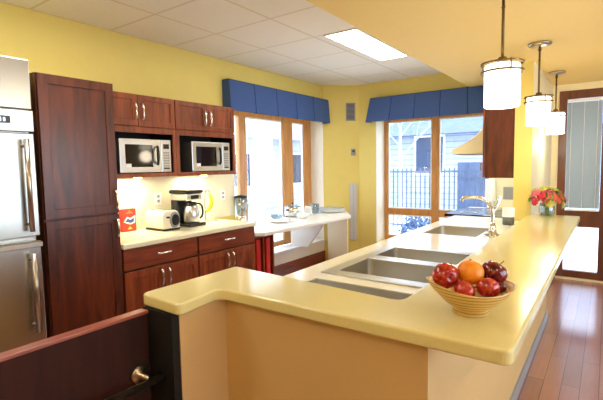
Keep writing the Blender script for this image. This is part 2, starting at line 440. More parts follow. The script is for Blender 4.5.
# on the left wall: local x -> +y world, front -y local -> +x world : rz = +90deg
valance('window_valance', 'long pleated blue valance over the left window, beside the cabinets', (XW, 3.305, 2.38), PI/2, 1.985, 5, 0, 0)
valance('window_valance', 'pleated blue valance over the back window, left of the pendants', (-2.735, YB, 2.37), 0, 1.64, 5, .06, .03)

# ------------------------------------------------------------------ ceiling lights
def ceiling_light(x, y, label):
    t = thing('ceiling_light', label, 'light', (x, y, CZ), 0)
    xs = [-.165, -.15, .15, .165]; ys = [-.58, -.565, .565, .58]
    MB().grid(xs, ys, -.012, -.001, [(-.15, .15, -.565, .565)]).build('frame', WHITE, t)
    box('diffuser', PANELL, -.15, .15, -.565, .565, -.008, -.002, t)
    return t
ceiling_light(-1.915, 3.85, 'narrow lit fluorescent panel in the tiled ceiling above the sinks')
ceiling_light(-2.3, 1.0, 'unseen fluorescent panel added for light in the tiled ceiling near the fridge')  # unseen panel added to light the kitchen
ceiling_light(-2.3, -1.0, 'unseen fluorescent panel added for light in the tiled ceiling behind the viewer')  # also added unseen, lights the closed room from behind

def area(name, loc, size, power, color, rot=(0, 0, 0), size_y=None, spread=None):
    l = bpy.data.lights.new(name, 'AREA'); l.energy = power; l.color = color; l.size = size
    if size_y: l.shape = 'RECTANGLE'; l.size_y = size_y
    o = bpy.data.objects.new(name, l); COL.objects.link(o); o.location = loc; o.rotation_euler = rot
    return o

# unseen lamps added for dining-room light (behind and right of the viewer), in the lowered ceiling
for i, (x, y) in enumerate(((.9, 2.4), (.9, .3), (.9, -1.5), (-.5, -.4))):
    t = thing('added_ceiling_lamp', ['unseen ceiling lamp added for light right of the bar', 'unseen ceiling lamp added for light right of the viewer', 'unseen ceiling lamp added for light at the rear of the dining room', 'unseen ceiling lamp added for light behind the low dark wall'][i], 'light', (x, y, SZ))
    MB().lathe([(.075, 0), (.09, 0), (.092, -.008), (.075, -.008), (.075, 0)], 24).build('trim_ring', WHITE, t, smooth=True)
    MB().lathe([(0, -.004), (.074, -.004), (.074, -.001), (0, -.001)], 24).build('lens', PANELL, t)
    l = bpy.data.lights.new('added_lamp_bulb', 'POINT'); l.energy = 9; l.color = (1, .87, .68); l.shadow_soft_size = .07
    lo = bpy.data.objects.new('added_lamp_bulb', l); COL.objects.link(lo); lo.location = (0, 0, -.09); lo.parent = t

# ------------------------------------------------------------------ pendants
def pendant():
    t = thing('pendant_lamp', '', 'lamp')
    MB().lathe([(0, 0), (.075, 0), (.082, -.006), (.08, -.016), (.05, -.026), (0, -.028)], 32).build('canopy', NICKEL, t, smooth=True)
    m = MB(); m.cyl((0, 0, -.385), (0, 0, -.02), .0075, 12); m.ball((0, 0, -.05), .013); m.ball((0, 0, -.13), .010)
    m.build('rod', BRONZE, t, smooth=True)
    g = MB().lathe([(0, -.635), (.080, -.635), (.086, -.628), (.086, -.425), (.080, -.418), (0, -.418)], 40).build('glass_shade', SHADE, t)
    smooth_by_angle(g)
    m = MB()
    for z in (-.408, -.450):
        m.lathe([(.098, z), (.104, z), (.104, z-.009), (.098, z-.009), (.098, z)], 40)
    for k in range(4):
        a = k*PI/2+.6
        m.cyl((.098*math.cos(a), .098*math.sin(a), -.46), (.098*math.cos(a), .098*math.sin(a), -.405), .004, 8)
        m.cyl((.0*math.cos(a), .0*math.sin(a), -.412), (.098*math.cos(a), .098*math.sin(a), -.412), .003, 8)
    m.lathe([(0, -.38), (.02, -.38), (.028, -.418), (0, -.418)], 20)
    m.build('ring_frame', BRONZE, t)
    return t
P0 = pendant()
for i, (y, lab) in enumerate(((2.44, 'largest and nearest lit cylinder pendant lamp, its canopy above the frame'),
                              (3.86, 'middle lit cylinder pendant lamp between the other two over the bar'),
                              (5.2, 'farthest and smallest lit cylinder pendant, nearest the right window'))):
    p = P0 if i == 0 else copy_tree(P0)
    p.location = (-.46, y, SZ); p['label'] = lab; p['group'] = 'pendant lamps over the bar'
    l = bpy.data.lights.new('pendant_bulb', 'POINT'); l.energy = 3.2; l.color = (1, .86, .62); l.shadow_soft_size = .085
    lo = bpy.data.objects.new('pendant_bulb', l); COL.objects.link(lo); lo.parent = p; lo.location = (0, 0, -.74)

# ------------------------------------------------------------------ bar top, deck, sinks
def rounded(poly, rads):
    out = []; n = len(poly)
    for i, (p, r) in enumerate(zip(poly, rads)):
        P = Vector(p); A = Vector(poly[i-1]); B = Vector(poly[(i+1) % n])
        if r == 0: out.append(tuple(P)); continue
        a = P+(A-P).normalized()*r; b = P+(B-P).normalized()*r
        for k in range(7):
            t = k/6; q = a*(1-t)**2 + P*2*t*(1-t) + b*t*t; out.append(tuple(q))
    return out
bar = MB().prism(rounded([(-1.485, .965), (-1.235, .955), (-1.268, 1.18), (-.185, 1.18), (-.185, 4.52), (-.57, 4.52), (-.57, 4.435), (-.588, 4.435), (-.588, 1.425), (-1.485, 1.50)],
                         [.035, .035, .05, .035, .03, 0, 0, 0, .05, .02]), .9145, .96).build('bar_countertop', LAM, bevel=.014, seg=4)
tag(bar, 'long L-shaped pale yellow raised bar counter holding the fruit bowl', 'countertop')
DZ = .90
holes = {'s1': (-1.115, -.64, 1.87, 2.21), 's2': (-1.115, -.64, 2.30, 2.60), 'tr': (-1.15, -.64, 1.56, 1.71), 's3': (-1.19, -.78, 3.30, 3.80)}
xs = sorted({-1.305, -.735, -.565} | {h[0] for h in holes.values()} | {h[1] for h in holes.values()})
ys = sorted({1.365, 4.44, 4.60} | {h[2] for h in holes.values()} | {h[3] for h in holes.values()})
dk = MB().grid(xs, ys, DZ-.04, DZ, list(holes.values())+[(-.735, -.565, 4.44, 4.6)]).build('sink_countertop', LAMD)
tag(dk, 'white lower work counter with the sinks set in it, behind the bar', 'countertop')
# carcass below with toe space
bc = thing('sink_base_cabinet', 'cherry base cabinet run under the sink counter', 'cabinet', (0, 0, 0))
m = MB(); m.box(-1.27, -1.25, 1.40, 4.58, .10, .855); m.box(-1.25, -.60, 1.40, 1.42, .10, .855); m.box(-1.25, -.76, 4.56, 4.58, .10, .855)
m.box(-1.25, -.60, 1.42, 4.43, .10, .12); m.box(-1.20, -1.18, 1.40, 4.58, 0, .10); m.build('carcass', CHERRY, bc)
for i in range(5):
    y0 = 1.42+i*.63; d = box('door', CHERRY, -1.288, -1.271, y0, y0+.61, .12, .85, bc, bevel=.004)
    MB().tube([(-1.288, y0+.05, .60), (-1.315, y0+.05, .61), (-1.315, y0+.05, .69), (-1.288, y0+.05, .70)], .005, 8).build('handle', CHROME, d)

def basin(mb, x0, x1, y0, y1, zt, zb, rad=.03):
    """open basin with rounded corners, inner walls only with thickness given by solidify"""
    rings = []
    for (ins, z, rr) in ((0, zt, rad), (.006, zb+.03, rad), (.016, zb+.008, rad), (.035, zb, rad)):
        a, b, c, d = x0+ins, x1-ins, y0+ins, y1-ins; ring = []
        for (cx, cy, st) in ((b-rr, d-rr, 0), (a+rr, d-rr, PI/2), (a+rr, c+rr, PI), (b-rr, c+rr, 1.5*PI)):
            for k in range(5):
                an = st+PI/2*k/4; ring.append(mb.bm.verts.new((cx+rr*math.cos(an), cy+rr*math.sin(an), z)))
        rings.append(ring)
    for A, B in zip(rings, rings[1:]):
        for i in range(20): mb.bm.faces.new([A[i], A[(i+1) % 20], B[(i+1) % 20], B[i]])
    mb.bm.faces.new(rings[-1])
def drain(parent, x, y, z):
    MB().lathe([(0, .001), (.03, .001), (.04, .004), (.042, 0)], 24, Matrix.Translation((x, y, z))).build('drain', CHROME, parent, smooth=True)
t = thing('double_sink', 'double-bowl stainless steel sink, the larger one nearest the fruit bowl', 'sink', (0, 0, 0))
xs = [-1.18, -1.113, -.642, -.605]; ys = [1.80, 1.872, 2.208, 2.302, 2.598, 2.67]
MB().grid(xs, ys, DZ+.0005, DZ+.009, [(-1.113, -.642, 1.872, 2.208), (-1.113, -.642, 2.302, 2.598)]).build('rim', STEELH, t, bevel=.003)
for y0, y1 in ((1.873, 2.207), (2.303, 2.597)):
    m = MB(); basin(m, -1.112, -.643, y0, y1, DZ+.004, DZ-.17); b = m.build('bowl', STEELH, t, smooth=True)
    drain(b, -.9, (y0+y1)/2, DZ-.169)
t = thing('prep_sink', 'narrow steel sink trough mostly hidden behind the bar top', 'sink', (0, 0, 0))
m = MB(); basin(m, -1.149, -.641, 1.561, 1.709, DZ-.005, DZ-.13, .025); m.build('bowl', STEELH, t, smooth=True)
t = thing('single_sink', 'single stainless steel sink under the gooseneck faucet', 'sink', (0, 0, 0))
m = MB(); basin(m, -1.189, -.781, 3.301, 3.799, DZ-.005, DZ-.16, .03); b = m.build('bowl', STEELH, t, smooth=True); drain(b, -.98, 3.55, DZ-.159)

# faucet
t = thing('faucet', 'chrome gooseneck faucet standing beside the far sink', 'faucet', (-.69, 3.42, DZ))
MB().lathe([(0, 0), (.06, 0), (.06, .008), (.032, .02), (.022, .06), (.018, .10), (0, .10)], 24).build('base', CHROME, t, smooth=True)
MB().tube([(0, 0, .08), (0, 0, .19), (-.02, 0, .23), (-.06, -.01, .275), (-.10, -.03, .29), (-.17, -.05, .288), (-.205, -.06, .283), (-.21, -.06, .26)], .013, 12, smooth=2).build('spout', CHROME, t, smooth=True)
MB().tube([(0, .0, .17), (.02, .01, .21), (.04, .03, .27), (.045, .035, .30)], .011, 10, smooth=1).build('sprayer', CHROME, t, smooth=True)
for s in (-1, 1):
    MB().tube([(0, s*.03, .01), (0, s*.085, .02), (-.01, s*.12, .055)], .009, 10, smooth=1).build('lever', CHROME, t, smooth=True)

# ------------------------------------------------------------------ range, hood, wall cabinet
t = thing('range_cooker', 'stainless range at the far end of the sink counter by the window', 'cooker', (-1.42, 4.62, 0))
box('body', STEEL, .03, .69, 0, .74, .08, .88, t, bevel=.004); box('plinth', BLACK, .08, .66, .02, .72, 0, .08, t)
ct = box('cooktop', BLGLASS, 0, .69, -.002, .742, .881, .91, t, bevel=.004)
for (a, b_) in ((.2, .2), (.2, .54), (.48, .2), (.48, .54)): MB().lathe([(.07, .9105), (.085, .9105), (.085, .913), (.07, .913), (.07, .9105)], 28, Matrix.Translation((a, b_, 0))).build('burner_ring', GREYP, t)
dr = box('oven_door', BLGLASS, .008, .03, .02, .72, .22, .78, t, bevel=.004)
MB().tube([(.008, .08, .73), (-.03, .08, .73), (-.03, .66, .73), (.008, .66, .73)], .01, 10).build('handle', CHROME, dr, smooth=True)
for k in range(5): MB().cyl((.03, .1+k*.135, .83), (.004, .1+k*.135, .83), .018, 16).build('knob', BLACK, t)
t = thing('range_hood', 'cream sloping range hood seen against the back window', 'hood', (0, 0, 0))
MB().prism([(-.722, 1.545), (-1.37, 1.545), (-1.37, 1.60), (-1.33, 1.612), (-1.22, 1.67), (-1.12, 1.74), (-1.07, 1.80), (-1.05, 1.86), (-1.05, 2.0), (-.722, 2.0)], 4.70, 5.42, axis='y').build('canopy', HOODM, t, bevel=.006)
box('chimney', HOODM, -1.04, -.722, 4.86, 5.26, 2.0, SZ-.002, t); box('filter', GREYP, -1.33, -.80, 4.75, 5.37, 1.537, 1.545, t)
a_ = area('hood_lamp', (-1.05, 5.06, 1.525), .3, 3.5, (1, .94, .8)); a_.parent = t
t = thing('wall_cabinet', 'dark cherry wall cabinet seen end-on beside the pendants', 'cabinet', (0, 0, 0))
box('body', CHERRYD, -.985, -.722, 4.465, 4.685, 1.30, 2.19, t, bevel=.004)
d = box('door', CHERRY, -1.006, -.987, 4.467, 4.683, 1.305, 2.185, t, bevel=.004)
MB().tube([(-1.006, 4.50, 1.36), (-1.03, 4.50, 1.37), (-1.03, 4.50, 1.45), (-1.006, 4.50, 1.46)], .005, 8).build('handle', CHROME, d)
t = thing('corner_counter', 'small pale counter between the range and the back window wall', 'counter', (0, 0, 0))
box('countertop', LAMD, -1.40, -.722, 5.372, 5.598, .86, .90, t, bevel=.004); box('cabinet', CHERRY, -1.37, -.725, 5.375, 5.595, .0, .86, t)
t = thing('paper_towel_roll', 'white paper towel roll on an upright holder by the back wall', 'paper towel', (-1.14, 5.49, .90))
MB().lathe([(0, 0), (.075, 0), (.075, .012), (0, .012)], 28).build('base', CHROME, t); MB().cyl((0, 0, .01), (0, 0, .37), .006, 10).build('post', CHROME, t)
MB().lathe([(.02, .09), (.06, .09), (.06, .355), (.02, .355), (.02, .09)], 32).build('roll', WHITE, t)
box('core_spacer', WHITE, -.03, .03, -.03, .03, .012, .09, t)
def outlet(name, label, loc, rz, w, h, n=1, mat=WHITE, group=None, cat='outlet'):
    t = thing(name, label, cat, loc, rz, group)
    box('plate', mat, -w/2, w/2, -.007, 0, -h/2, h/2, t, bevel=.002)
    for i in range(n):
        cx = (i-(n-1)/2)*w/max(n, 1)
        for z in (-.022, .022):
            box('socket', GREYP, cx-.012, cx+.012, -.010, -.006, z-.012, z+.012, t)
    return t
outlet('switch_plate', 'wide grey outlet plate on the wall under the cherry cabinet', (-.94, YB-.008, 1.08), 0, .15, .15, 2, GREYP, cat='outlet')
t = thing('storage_jar', 'glass jar with grey lid by the column behind the faucet', 'jar', (-.70, 4.10, DZ))
MB().lathe([(0, 0), (.045, 0), (.048, .01), (.048, .07), (0, .07)], 24).build('body', plain('dark_grey_glass', (92, 98, 96), .15), t, smooth=True)
MB().lathe([(0, .071), (.05, .071), (.05, .15), (0, .15)], 24).build('lid', WHITE, t)

# ------------------------------------------------------------------ fruit bowl
BX, BY = -.352, 1.43; BZ = .96
def rf(k, r, z, a):
    # wavy rim: high at left/right tips, low in front and back, in the direction of the camera right
    th = a-yaw; w = max(0, (z-.045)/.06)
    tip = abs(math.cos(th))**6
    return r*(1+.10*w*tip*(1.15 if math.cos(th) > 0 else 1.5)), z + w*(.010*math.cos(2*th) + (.010*tip if math.cos(th) < 0 else -.006*tip))
prof = [(0, .0), (.052, 0), (.056, .004), (.054, .016), (.060, .022), (.088, .042), (.110, .066), (.122, .086), (.128, .096), (.124, .098), (.114, .088), (.100, .064), (.078, .042), (.045, .028), (0, .026)]
bo = thing('fruit_bowl', 'tan striped wooden bowl holding apples and an orange on the bar', 'bowl', (BX, BY, BZ))
MB().lathe(prof, 64, rfun=rf).build('bowl_body', BOWLM, bo, smooth=True)
def apple(mat, name='apple'):
    t = thing(name, '', 'apple')
    pr = []
    for i in range(25):
        a = PI*i/24; r = .039*math.sin(a)*(1+.06*math.cos(a)); z = .036*math.cos(a)
        z += -.011*math.exp(-(r/.011)**2)*(1 if math.cos(a) > 0 else -.7)
        pr.append((0 if i in (0, 24) else r, z))
    MB().lathe(pr, 28, rfun=lambda k, r, z, a: (r*(1+.02*math.cos(5*a)*(1 if z < 0 else .3)), z)).build('skin', mat, t, smooth=True)
    MB().tube([(0, 0, .023), (.001, 0, .034), (.005, 0, .046)], .0016, 6).build('stem', BROWN, t)
    m = MB()
    for k in range(5):
        a = k*2*PI/5; m.tube([(0, 0, -.026), (.005*math.cos(a), .005*math.sin(a), -.031)], .0016, 5)
    m.build('calyx', BROWN, t)
    return t
RIGHT = Vector((math.cos(yaw), math.sin(yaw), 0)); FWD = Vector((-math.sin(yaw), math.cos(yaw), 0))
def fp(r, d, z): v = Vector((BX, BY, BZ))+RIGHT*r+FWD*d; v.z = BZ+z; return v
A1 = apple(APPLE); A1.location = fp(-.082, .0, .124); A1.scale = (1.1,)*3; A1['label'] = 'red apple at the bowl\'s left, its bottom facing the viewer'
v = Vector((.15, -1, .05)); A1.rotation_euler = (-(RIGHT*v.x + FWD*v.y + Vector((0, 0, v.z)))).to_track_quat('Z', 'Y').to_euler()
for mat, (r, d, z), rot, sc, lab in ((APPLED, (.080, .012, .128), (.3, .5, 1), 1.08, 'dark maroon apple on top right in the bowl'),
        (APPLE, (-.040, -.050, .086), (1.2, .3, 2), .88, 'small patch of red apple low between left apple and orange'),
        (APPLE, (.036, -.046, .093), (.5, -.4, 4), .92, 'shiny red apple low in front right, under the dark maroon apple'),
        (APPLED, (.082, -.032, .092), (.9, 1.4, 3), .5, 'small dark apple at the far right edge inside the bowl')):
    a = apple(mat); a.location = fp(r, d, z); a.rotation_euler = rot; a.scale = (sc,)*3; a['label'] = lab
for o in list(COL.objects):
    if o.name.startswith('apple'): o['group'] = 'apples in the bowl'
t = thing('orange', 'round orange on top between two apples in the bowl', 'orange', fp(.0, .004, .133))
MB().ball((0, 0, 0), .0425, (1, 1, .96), 28).build('peel', ORANGE, t, smooth=True)
MB().ball((.0, .0, .0412), .004, (1, 1, .4), 8).build('navel', BROWN, t, smooth=True)

# ------------------------------------------------------------------ flowers
VX, VY = -.43, 4.36
t = thing('flower_vase', 'small glass vase of mixed flowers at the far end of the bar', 'vase', (VX, VY, .96))
MB().lathe([(0, .002), (.055, .002), (.066, .03), (.066, .08), (.055, .115), (.058, .12), (.062, .078), (.06, .03), (.05, .008), (0, .008)], 32).build('glass_body', GLASSJ, t, smooth=True)
m = MB()
for k in range(14):
    a = k*2.4; m.tube([(.02*math.cos(a), .02*math.sin(a), .012), (.03*math.cos(a+2), .03*math.sin(a+2), .12)], .0035, 6)
m.build('stems', GREEN, t)
fl = MB()
for k in range(230):
    th = random.uniform(0, 2*PI); ph = random.uniform(.15, 1.75); R_ = random.uniform(.07, .135)
    c = Vector((R_*1.15*math.sin(ph)*math.cos(th), R_*math.sin(ph)*math.sin(th), .12+R_*.8*math.cos(ph)))
    q = Vector((random.gauss(0, 1), random.gauss(0, 1), random.gauss(0, 1))).normalized()
    w = q.cross(Vector((.3, .2, 1))).normalized(); s = random.uniform(.016, .030)
    vs = [fl.bm.verts.new(VX and (c+p)) for p in (-q*s, w*s*.45, q*s, -w*s*.45)]; fl.bm.faces.new(vs)
o = fl.build('foliage', GREEN, None, loc=(VX, VY, .985), solid=.001); o['kind'] = 'stuff'; tag(o, 'mixed green leaves among the flowers in the glass vase', 'leaves')
def flower_mesh(r, layers=3):
    m = MB()
    for L_ in range(layers):
        n = 5+L_*2; rr = r*(.35+.65*(L_+1)/layers); tilt = .25+.42*L_
        for k in range(n):
            a = 2*PI*k/n+L_*.5
            p0 = Vector((0, 0, 0)); 
            rows = []
            for j in range(4):
                tt = j/3; rad = rr*tt*math.sin(tilt+.25*tt); z = rr*tt*math.cos(tilt+.5*tt)*.8
                w = rr*.42*math.sin(PI*min(1, .15+.75*tt))
                d = Vector((math.cos(a), math.sin(a), 0)); s_ = Vector((-math.sin(a), math.cos(a), 0))
                rows.append([m.bm.verts.new(d*rad+s_*w*q+Vector((0, 0, z+abs(q)*.004))) for q in (-1, 0, 1)])
            for A, B in zip(rows, rows[1:]):
                for q in range(2): m.bm.faces.new([A[q], A[q+1], B[q+1], B[q]])
    return m
kinds = {'red': (plain('red_petals', (222, 62, 78), .6, noise=.1), .040), 'pink': (plain('pink_petals', (236, 120, 140), .6, noise=.1), .045),
         'orange': (plain('coral_petals', (240, 100, 74), .6, noise=.1), .052), 'yellow': (plain('yellow_green_petals', (206, 206, 92), .6, noise=.1), .04)}
protos = {}
spots = [('red', -.12, -.03, .10), ('red', -.085, -.06, .145), ('red', .125, -.03, .115), ('pink', -.06, -.02, .175), ('pink', -.10, .02, .16), ('pink', -.11, -.03, .165),
         ('orange', .045, -.075, .125), ('orange', .005, -.085, .14), ('orange', .085, -.05, .135), ('yellow', .03, -.03, .19), ('yellow', .07, .0, .18), ('yellow', -.01, .0, .20),
         ('yellow', -.03, -.10, .09), ('red', .02, .06, .17), ('pink', .10, .05, .16), ('yellow', .105, -.05, .075), ('red', -.05, -.085, .11), ('yellow', -.06, -.04, .195), ('pink', .0, -.05, .17), ('red', .13, .03, .14), ('yellow', -.085, .05, .18), ('orange', -.07, .08, .14)]
fsh = {'red': 'deep red flower in the glass vase bouquet', 'pink': 'pink flower in the glass vase bouquet', 'orange': 'large coral orange flower in the glass vase bouquet', 'yellow': 'small yellow green flower in the glass vase bouquet'}
for kd, r, d, z in spots:
    if kd not in protos:
        o = flower_mesh(kinds[kd][1]).build('flower', kinds[kd][0], smooth=True, solid=.0012); protos[kd] = o
    else:
        o = protos[kd].copy(); COL.objects.link(o)
    off = RIGHT*r*1.1+FWD*d; c = Vector((VX, VY, .975+z*1.25)) + off
    dirv = Vector((off.x, off.y, (z-.08)*1.2)).normalized()
    o.location = c-dirv*.01; o.rotation_euler = dirv.to_track_quat('Z', 'Y').to_euler()
    tag(o, fsh[kd], 'flower', kd+' flowers in the vase')

# ------------------------------------------------------------------ left run : fridge, pantry, cabinets
XC = -2.77; XB = XC-.02; XU = -3.05
def handle_v(parent, x, y, zc, L=.10, out=.028, r=.0095):
    MB().tube([(x, y, zc-L/2), (x+out*.7, y, zc-L/2+.004), (x+out, y, zc-L*.3), (x+out, y, zc+L*.3), (x+out*.7, y, zc+L/2-.004), (x, y, zc+L/2)], r, 10, smooth=1).build('handle', CHROME, parent, smooth=True)
def handle_h(parent, x, yc, z, L=.10, out=.028, r=.0095):
    MB().tube([(x, yc-L/2, z), (x+out*.7, yc-L/2+.004, z), (x+out, yc-L*.3, z), (x+out, yc+L*.3, z), (x+out*.7, yc+L/2-.004, z), (x, yc+L/2, z)], r, 10, smooth=1).build('handle', CHROME, parent, smooth=True)
def shaker(name, parent, x, y0, y1, z0, z1, mat=CHERRY, fr=.055, th=.02, inset=.008):
    """door with front face at x, facing +x"""
    o = MB().grid([y0, y0+fr, y1-fr, y1], [z0, z0+fr, z1-fr, z1], x-th, x, [(y0+fr, y1-fr, z0+fr, z1-fr)], axis='x').build(name, mat, parent, bevel=.003)
    box('panel', mat, x-th, x-inset, y0+fr-.001, y1-fr+.001, z0+fr-.001, z1-fr+.001, o)
    return o
# fridge
t = thing('refrigerator', 'tall stainless steel refrigerator at the left edge of the photo', 'refrigerator', (0, 0, 0))
FX = -2.72; FY0, FY1 = .22, 1.13
box('body', FRIDGE, XW+.01, FX-.06, FY0, FY1, .06, 2.085, t, bevel=.004)
box('toe_grille', BLACK, XW+.05, FX-.08, FY0+.02, FY1-.02, 0, .06, t)
box('top_grille', FRIDGE, FX-.058, FX-.004, FY0, FY1, 1.80, 2.085, t, bevel=.006)
cp = box('control_panel', FRIDGE, FX-.058, FX+.008, FY0, FY1, 1.672, 1.792, t, bevel=.004)
dp = box('display', BLACK, FX+.008, FX+.010, .86, 1.01, 1.715, 1.755, cp)
m = MB()
for k, yy in enumerate((.90, .925, .955, .975)):
    m.box(FX+.0101, FX+.0108, yy, yy+.010, 1.725, 1.745)
m.build('digit', LED, dp)
ud = box('door', FRIDGE, FX-.058, FX, FY0, FY1, 1.065, 1.664, t, bevel=.006)
m = MB(); m.cyl((FX+.045, FY1-.06, 1.10), (FX+.045, FY1-.06, 1.63), .014, 16); m.cyl((FX, FY1-.06, 1.14), (FX+.045, FY1-.06, 1.14), .009); m.cyl((FX, FY1-.06, 1.59), (FX+.045, FY1-.06, 1.59), .009)
m.build('handle', NICKEL, ud, smooth=True)
ld = box('drawer', FRIDGE, FX-.058, FX, FY0, FY1, .10, 1.04, t, bevel=.006)
box('edge_trim', NICKEL, FX, FX+.03, FY0, FY1-.002, 1.005, 1.035, ld, bevel=.004)
m = MB(); m.cyl((FX+.045, FY1-.06, .50), (FX+.045, FY1-.06, .97), .014, 16); m.cyl((FX, FY1-.06, .54), (FX+.045, FY1-.06, .54), .009); m.cyl((FX, FY1-.06, .93), (FX+.045, FY1-.06, .93), .009)
m.build('handle', NICKEL, ld, smooth=True)
# pantry
t = thing('pantry_cabinet', 'tall dark cherry pantry cabinet between fridge and counter', 'cabinet', (0, 0, 0))
PY0, PY1 = 1.19, 1.683
box('body', CHERRYD, -2.925, XB-.022, PY0, PY1, .10, 2.04, t, bevel=.003); box('toe_kick', BLACK, -2.92, XB-.08, PY0, PY1, 0, .10, t)
d = shaker('door', t, XB, PY0+.004, PY1-.004, 1.145, 2.036, CHERRYD, fr=.06); handle_v(d, XB, PY1-.03, 1.24, .12)
d = shaker('door', t, XB, PY0+.004, PY1-.004, .11, 1.135, CHERRYD, fr=.06); handle_v(d, XB, PY1-.03, 1.04, .12)
struct(box('wall_chase', WALLY, XW, -2.926, PY0+.004, PY1-.004, 0, 2.03))
# base cabinets
def base_cab(y0, y1, label):
    t = thing('base_cabinet', label, 'cabinet', (0, 0, 0), group='base cabinets on the left wall')
    box('body', CHERRYD, XW+.005, XB-.022, y0, y1, .10, .872, t); box('toe_kick', BLACK, XW+.05, XB-.08, y0, y1, 0, .10, t)
    d = box('drawer', CHERRYH, XB-.02, XB, y0+.006, y1-.006, .715, .868, t, bevel=.006); handle_h(d, XB, (y0+y1)/2, .80, .12)
    ym = (y0+y1)/2
    for a, b_, hy in ((y0+.006, ym-.002, ym-.033), (ym+.002, y1-.006, ym+.033)):
        d = shaker('door', t, XB, a, b_, .11, .70); handle_v(d, XB, hy, .61, .125)
base_cab(1.69, 2.378, 'cherry base cabinet with drawer and two doors under the toaster')
base_cab(2.382, 3.095, 'cherry base cabinet with drawer and two doors right below the banana')
ct = box('countertop', LAMC, XW+.003, XC, 1.686, 3.09, .874, .914, bevel=.010, seg=3)
tag(ct, 'pale counter along the left wall under the microwaves', 'countertop')
bs = struct(box('trim_5', LAMC, XW+.001, XW+.012, 1.686, 3.44, .9145, 1.383))   # cream laminate splashback
# tray cabinet under the desk
t = thing('tray_cabinet', 'narrow open cherry cabinet with red trays under the desk end', 'cabinet', (0, 0, 0))
m = MB()
for y in (3.10, 3.245, 3.40): m.box(XW+.01, XB-.03, y, y+.018, .08, .755)
m.box(XW+.01, XB-.03, 3.10, 3.418, .735, .755); m.box(XW+.01, XB-.03, 3.10, 3.418, .08, .10); m.box(XW+.01, XB-.09, 3.11, 3.41, 0, .08)
m.build('body', CHERRY, t, bevel=.002)
m = MB()
for y in (3.165, 3.31): m.box(XW+.1, XB-.028, y-.004, y+.028, .74, .742)
for i, (y, lab) in enumerate(((3.150, 'red tray standing upright in the left slot of the cabinet'), (3.300, 'red tray standing upright in the right slot of the cabinet'))):
    tr = thing('tray', lab, 'tray', (0, 0, 0), group='red trays in the narrow cabinet')
    box('tray_body', REDT, XW+.1, XB-.035, y, y+.065, .101, .72, tr, bevel=.01)
# upper cabinets
def wall_cab(y0, y1, label):
    t = thing('wall_cabinet', label, 'cabinet', (0, 0, 0), group='wall cabinets over the microwaves')
    z0, z1, zn = 1.385, 2.04, 1.775
    m = MB(); m.box(XW+.004, XU-.022, y0, y1, zn, z1)
    for a, b_ in ((y0, y0+.016), (y1-.016, y1)): m.box(XW+.004, XU-.004, a, b_, z0, zn)
    m.box(XW+.004, XU-.004, y0, y1, z0, z0+.022); m.box(XW+.004, XW+.012, y0, y1, z0, zn)
    m.build('body', CHERRY, t, bevel=.002)
    MB().grid([y0, y0+.035, y1-.03, y1], [z0-.005, z0+.028, 1.735, zn+.005], XU-.02, XU-.001, [(y0+.035, y1-.03, z0+.028, 1.735)], axis='x').build('face_frame', CHERRY, t, bevel=.002)
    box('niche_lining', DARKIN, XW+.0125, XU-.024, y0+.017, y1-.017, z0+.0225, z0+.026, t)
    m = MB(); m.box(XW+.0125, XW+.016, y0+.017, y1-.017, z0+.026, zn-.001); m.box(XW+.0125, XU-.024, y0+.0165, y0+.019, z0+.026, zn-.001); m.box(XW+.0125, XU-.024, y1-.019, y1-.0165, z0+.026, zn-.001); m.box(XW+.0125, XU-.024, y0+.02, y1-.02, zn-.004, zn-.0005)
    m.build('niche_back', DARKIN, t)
    return t, z1, zn
for y0, ym, y1, lab in ((1.69, 2.04, 2.396, 'cherry wall cabinet holding the left microwave, beside the pantry'), (2.40, 2.757, 3.12, 'cherry wall cabinet holding the right microwave, beside the left window')):
    t, z1, zn = wall_cab(y0, y1, lab)
    for a, b_, hy in ((y0+.003, ym-.002, ym-.032), (ym+.002, y1-.003, ym+.032)):
        d = shaker('door', t, XU, a, b_, zn+.012, z1-.002, fr=.045); handle_v(d, XU, hy, 1.905, .125, .03, .009)
    l = MB().lathe([(0, -.002), (.03, -.002), (.034, -.012), (0, -.012)], 20, Matrix.Translation((XU-.13, (y0+y1)/2+.05, 1.385-.006))).build('puck_light', PUCK, t)
    a = area('undercabinet_lamp', (XU-.20, (y0+y1)/2+.05, 1.362), .22, 3.6, (1, .88, .62)); a.parent = t
